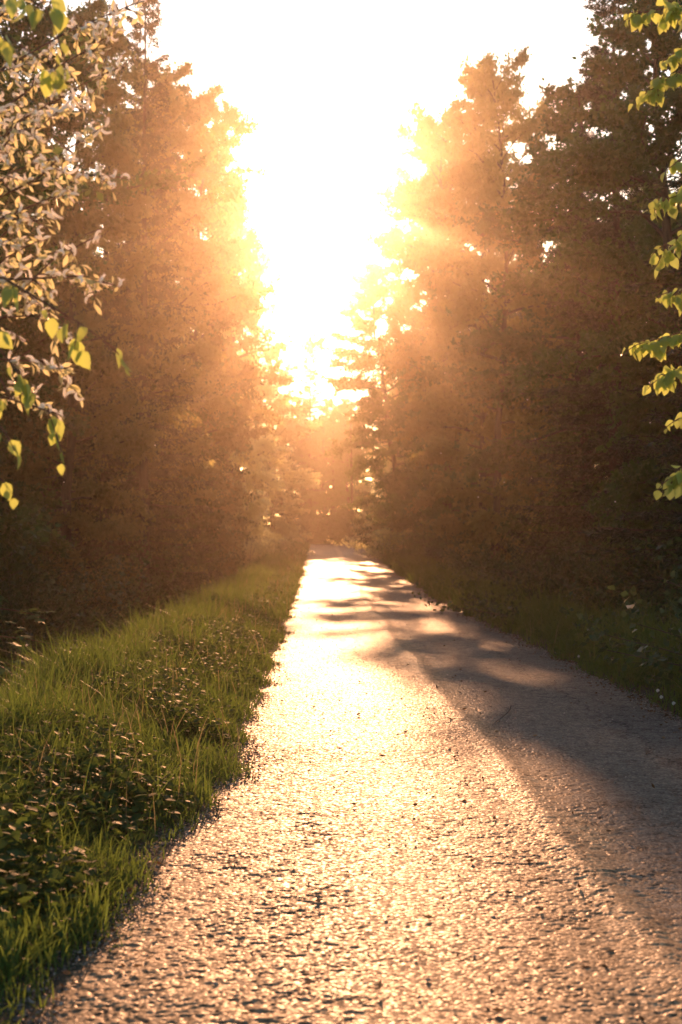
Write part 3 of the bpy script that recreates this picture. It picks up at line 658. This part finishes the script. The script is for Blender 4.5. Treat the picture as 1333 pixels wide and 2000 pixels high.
for side, nm, tot in ((-1, 'left', 1.0), (1, 'right', .5)):
    g2 = np.random.default_rng(60 + side); mb = MB()
    wdt = 1.9 if side < 0 else 1.8
    n = int(135000 * tot); x, y, u = scatter(n, 3.6, 112, side, g2, .9, wdt)
    clump = fnoise(x, y, .45, 31); keep = g2.random(n) < .25 + 1.1 * clump; x, y, u, clump = x[keep], y[keep], u[keep], clump[keep]
    if side < 0: hh = np.interp(u, [0, .08, .3, .7, 1], [.06, .12, .17, .28, .36])
    else: hh = np.interp(u, [0, .1, .4, 1], [.10, .22, .42, .5])
    h = hh * g2.uniform(.35, 1.5, len(x)) * (.45 + 1.1 * clump)
    V, Q = blades(x, y, h, np.clip(.0035 + .00034 * y, 0, .02) * g2.uniform(.7, 1.5, len(x)), g2.uniform(.1, 1.0, len(x)), g2); mb.add(V, Q)
    n = int(5200 * tot); x, y, u = scatter(n, 6, 95, side, g2, .5, wdt)                # tall thin stalks
    V, Q = blades(x, y, g2.uniform(.3, .78, n) * (.5 + .5 * u), .0035 + .0003 * y, g2.uniform(.05, 1.0, n), g2); mb.add(V, Q)
    if side < 0:
        for u_, v_, k in ((100, 1440, 40), (60, 1470, 30), (450, 1200, 60), (500, 1190, 60), (110, 1830, 60), (180, 1810, 60), (40, 1880, 70), (395, 1560, 50)):
            d = CAM_H * F / (v_ + 10 - 1021); cx = (u_ - 620) / F * d
            x = cx + g2.normal(0, .07 * d / 12, k); y = d + g2.normal(0, .12, k)
            V, Q = blades(x, y, g2.uniform(.12, .26, k) * (1.2 if v_ < 1500 else .8), g2.uniform(.006, .011, k), g2.uniform(.05, .4, k), g2); mb.add(V, Q)
    tag(mb.build('grass', M_GRASS), 'long green grass covering the %s verge' % nm, 'grass', kind='stuff')
    mb = MB(); n = int(1500 * tot); x, y, u = scatter(n, 7, 90, side, g2, .6, wdt)
    V, Q = blades(x, y, g2.uniform(.25, .5, n), .003 + .00028 * y, g2.uniform(.05, .6, n), g2); mb.add(V, Q)
    tag(mb.build('dry_grass', M_STRAW), 'pale dry stalks standing among the %s verge grass' % nm, 'grass', kind='stuff')
    # low broad herbs
    n = int(46000 * tot); x, y, u = scatter(n, 3.8, 55, side, g2, 1.0, wdt * .85); k = (fnoise(x, y, .8, 33) > .42) & (u > .1); x, y, u = x[k], y[k], u[k]; n = len(x)
    z = zground(x, y) + g2.uniform(.03, .27, n) * np.clip(u * 3, .3, 1); a = g2.uniform(0, 6.283, n)
    D = np.stack([np.cos(a), np.sin(a), g2.normal(-.05, .3, n)], -1); U = norm(np.array([0, 0, 1.]) + g2.normal(0, .28, (n, 3))); L = g2.uniform(.03, .075, n) * (1 + y * .004)
    V, Q = leaves(np.stack([x, y, z], -1), D, U, L, L * g2.uniform(.5, .85, n), [.2, .95, 1, .6, .03], g2.uniform(.05, .35, n), g2.uniform(0, .4, n))
    tag(mesh_obj('ground_cover', V, Q, M_HERB, smooth=True), 'low broad leaved herbs growing through the %s verge' % nm, 'ground cover', kind='stuff')
    # dead leaves and gravel along the road edge
    n = 2200 if side > 0 else 420; y = 4 * (80 / 4) ** g2.random(n); e = right_edge(y) if side > 0 else left_edge(y); x = e + side * (g2.normal(-.02, .10, n) - np.where(g2.random(n) < (.12 if side > 0 else .6), g2.uniform(0, 2.2, n), 0))
    z = np.maximum(zground(x, y), zlong(y) + .012) + .008
    V, Q = diamonds(np.stack([x, y, z], -1), np.stack([g2.normal(size=n), g2.normal(size=n), g2.normal(0, .25, n)], -1), g2.uniform(.02, .05, n), .018, g2)
    tag(mesh_obj('leaf_litter', V, Q, M_LITTER), 'brown dead leaves lying along the %s road edge' % nm, 'leaf litter', kind='stuff')
    n = 9000 if side < 0 else 4000; y = 3.8 * (70 / 3.8) ** g2.random(n); e = right_edge(y) if side > 0 else left_edge(y); x = e - side * (g2.normal(.0, .06, n) + np.where(g2.random(n) < .12, g2.uniform(0, 1.7, n), 0))
    rad = g2.uniform(.003, .010, n) * (1 + .012 * y); z = np.maximum(zground(x, y), zlong(y) + .010) + rad * .3
    oc = np.array([[1, 0, 0], [0, 1, 0], [-1, 0, 0], [0, -1, 0], [0, 0, .4], [0, 0, -.4]], float)
    V = np.stack([x, y, z], -1)[:, None] + rad[:, None, None] * (oc[None] + g2.normal(0, .22, (n, 6, 3)))
    fq = np.array([[0, 1, 4, 4], [1, 2, 4, 4], [2, 3, 4, 4], [3, 0, 4, 4]])
    fq = np.array([[4, 0, 5, 1], [4, 1, 5, 2], [4, 2, 5, 3], [4, 3, 5, 0]])
    tag(mesh_obj('gravel', V.reshape(-1, 3), (np.arange(n)[:, None, None] * 6 + fq[None]).reshape(-1, 4), M_STONE), 'loose pale gravel along the %s road edge' % nm, 'gravel', kind='stuff')

# ------------------------------------------------------------------ small things
spots = [((1285, 1346), 'white clover flower at the right road edge, the tallest of the nearest three'), ((1268, 1372), 'white clover flower at the right road edge, lowest of the nearest three'),
         ((1234, 1358), 'white clover flower at the right road edge, leftmost of the nearest three'), ((1057, 1264), 'single white clover flower further along the right road edge')]
proto = None
for (u, v), lab in spots:
    d = CAM_H * F / (v + 22 - 1021); x = max((u - 620) / F * d, float(right_edge(d)) + .05); z = float(zground(x, d))
    if proto is None:
        o = thing('clover_flower', (x, d, z), lab, 'flower', 'white clover flowers on the right road edge')
        mb = MB(); s = np.linspace(0, 1, 5)[:, None]; tube(mb, np.array([0, 0, -.02]) + np.array([.01, 0, .13]) * s, .0018, 5); mb.build('stem', M_GRASS, o, True)
        gg = np.random.default_rng(77); n = 90; D = norm(gg.normal(size=(n, 3)) + np.array([0, 0, .3])); V, Q = diamonds(np.array([.01, 0, .115]) + D * .003, D, .014, .006, gg)
        mesh_obj('petals', V, Q, M_PETAL, o); proto = o
    else:
        o = proto.copy(); COL.objects.link(o); o.location = (x, d, z); o['label'] = lab
        for ch in proto.children: c = ch.copy(); c.parent = o; COL.objects.link(c)
d = CAM_H * F / (1405 - 1021); a = px(998, 1385, CAM_H * F / (1385 - 1021)); b = px(966, 1426, CAM_H * F / (1426 - 1021))
mb = MB(); s = np.linspace(0, 1, 7)[:, None]; pts = a[None] * (1 - s) + b[None] * s; pts[:, 2] = .026; pts[:, 0] += np.sin(s[:, 0] * 5) * .02
tube(mb, pts, np.linspace(.007, .003, 7), 6); tag(mb.build('twig', M_BARK, smooth=True), 'dark thin stick lying on the shaded right half of the road', 'stick')
# seed fluff drifting in the light
gg = np.random.default_rng(88); fl = None
for i, (u, v, d) in enumerate([(1157, 257, 3.2), (1140, 687, 9), (1047, 857, 9), (935, 971, 8), (985, 467, 10), (900, 648, 10), (830, 545, 12), (870, 728, 11), (1086, 596, 10), (1266, 628, 8), (1272, 746, 8), (1273, 825, 7), (1204, 980, 9), (986, 547, 11), (1040, 934, 10), (1032, 780, 9), (862, 885, 11), (938, 928, 12), (986, 942, 11), (1268, 134, 8), (1208, 120, 8), (1153, 213, 10), (1082, 428, 9), (1003, 450, 10), (55, 1259, 7), (285, 400, 10), (443, 568, 12), (248, 510, 10), (127, 942, 9), (220, 567, 9), (361, 722, 10), (304, 870, 10), (1243, 460, 8), (1181, 128, 8)]):
    p = px(u, v, d)
    if fl is None:
        n = 60; D = norm(gg.normal(size=(n, 3))); V, Q = diamonds(D * .001, D, gg.uniform(.003, .008, n), .0012, gg)
        fl = o = mesh_obj('seed_fluff', V, Q, M_FLUFF)
    else:
        o = fl.copy(); COL.objects.link(o)
    s = gg.uniform(.5, 1.0) if i else 1.0
    o.location = p; o.scale = (s, s, s); o.rotation_euler = tuple(gg.uniform(0, 6, 3))
    tag(o, 'tiny white tuft of willow seed fluff drifting in the air', 'seed fluff', 'seed fluff drifting over the road')

# ------------------------------------------------------------------ haze
m, t = new_mat('haze')
pv = N(t, 'ShaderNodeVolumePrincipled'); pv.inputs['Density'].default_value = HAZE_DENSITY; pv.inputs['Anisotropy'].default_value = HAZE_G
pv.inputs['Color'].default_value = (0.98, 0.83, 0.68, 1)
o = N(t, 'ShaderNodeOutputMaterial'); t.links.new(pv.outputs[0], o.inputs['Volume'])
X0, X1, Y0, Y1, Z0, Z1 = -410, 410, -70, 900, -3.6, 24.0
V = [(X0, Y0, Z0), (X1, Y0, Z0), (X1, Y1, Z0), (X0, Y1, Z0), (X0, Y0, Z1), (X1, Y0, Z1), (X1, Y1, Z1), (X0, Y1, Z1)]
Q = [(3, 2, 1, 0), (4, 5, 6, 7), (0, 1, 5, 4), (1, 2, 6, 5), (2, 3, 7, 6), (3, 0, 4, 7)]
tag(mesh_obj('haze', V, Q, m), kind='stuff')
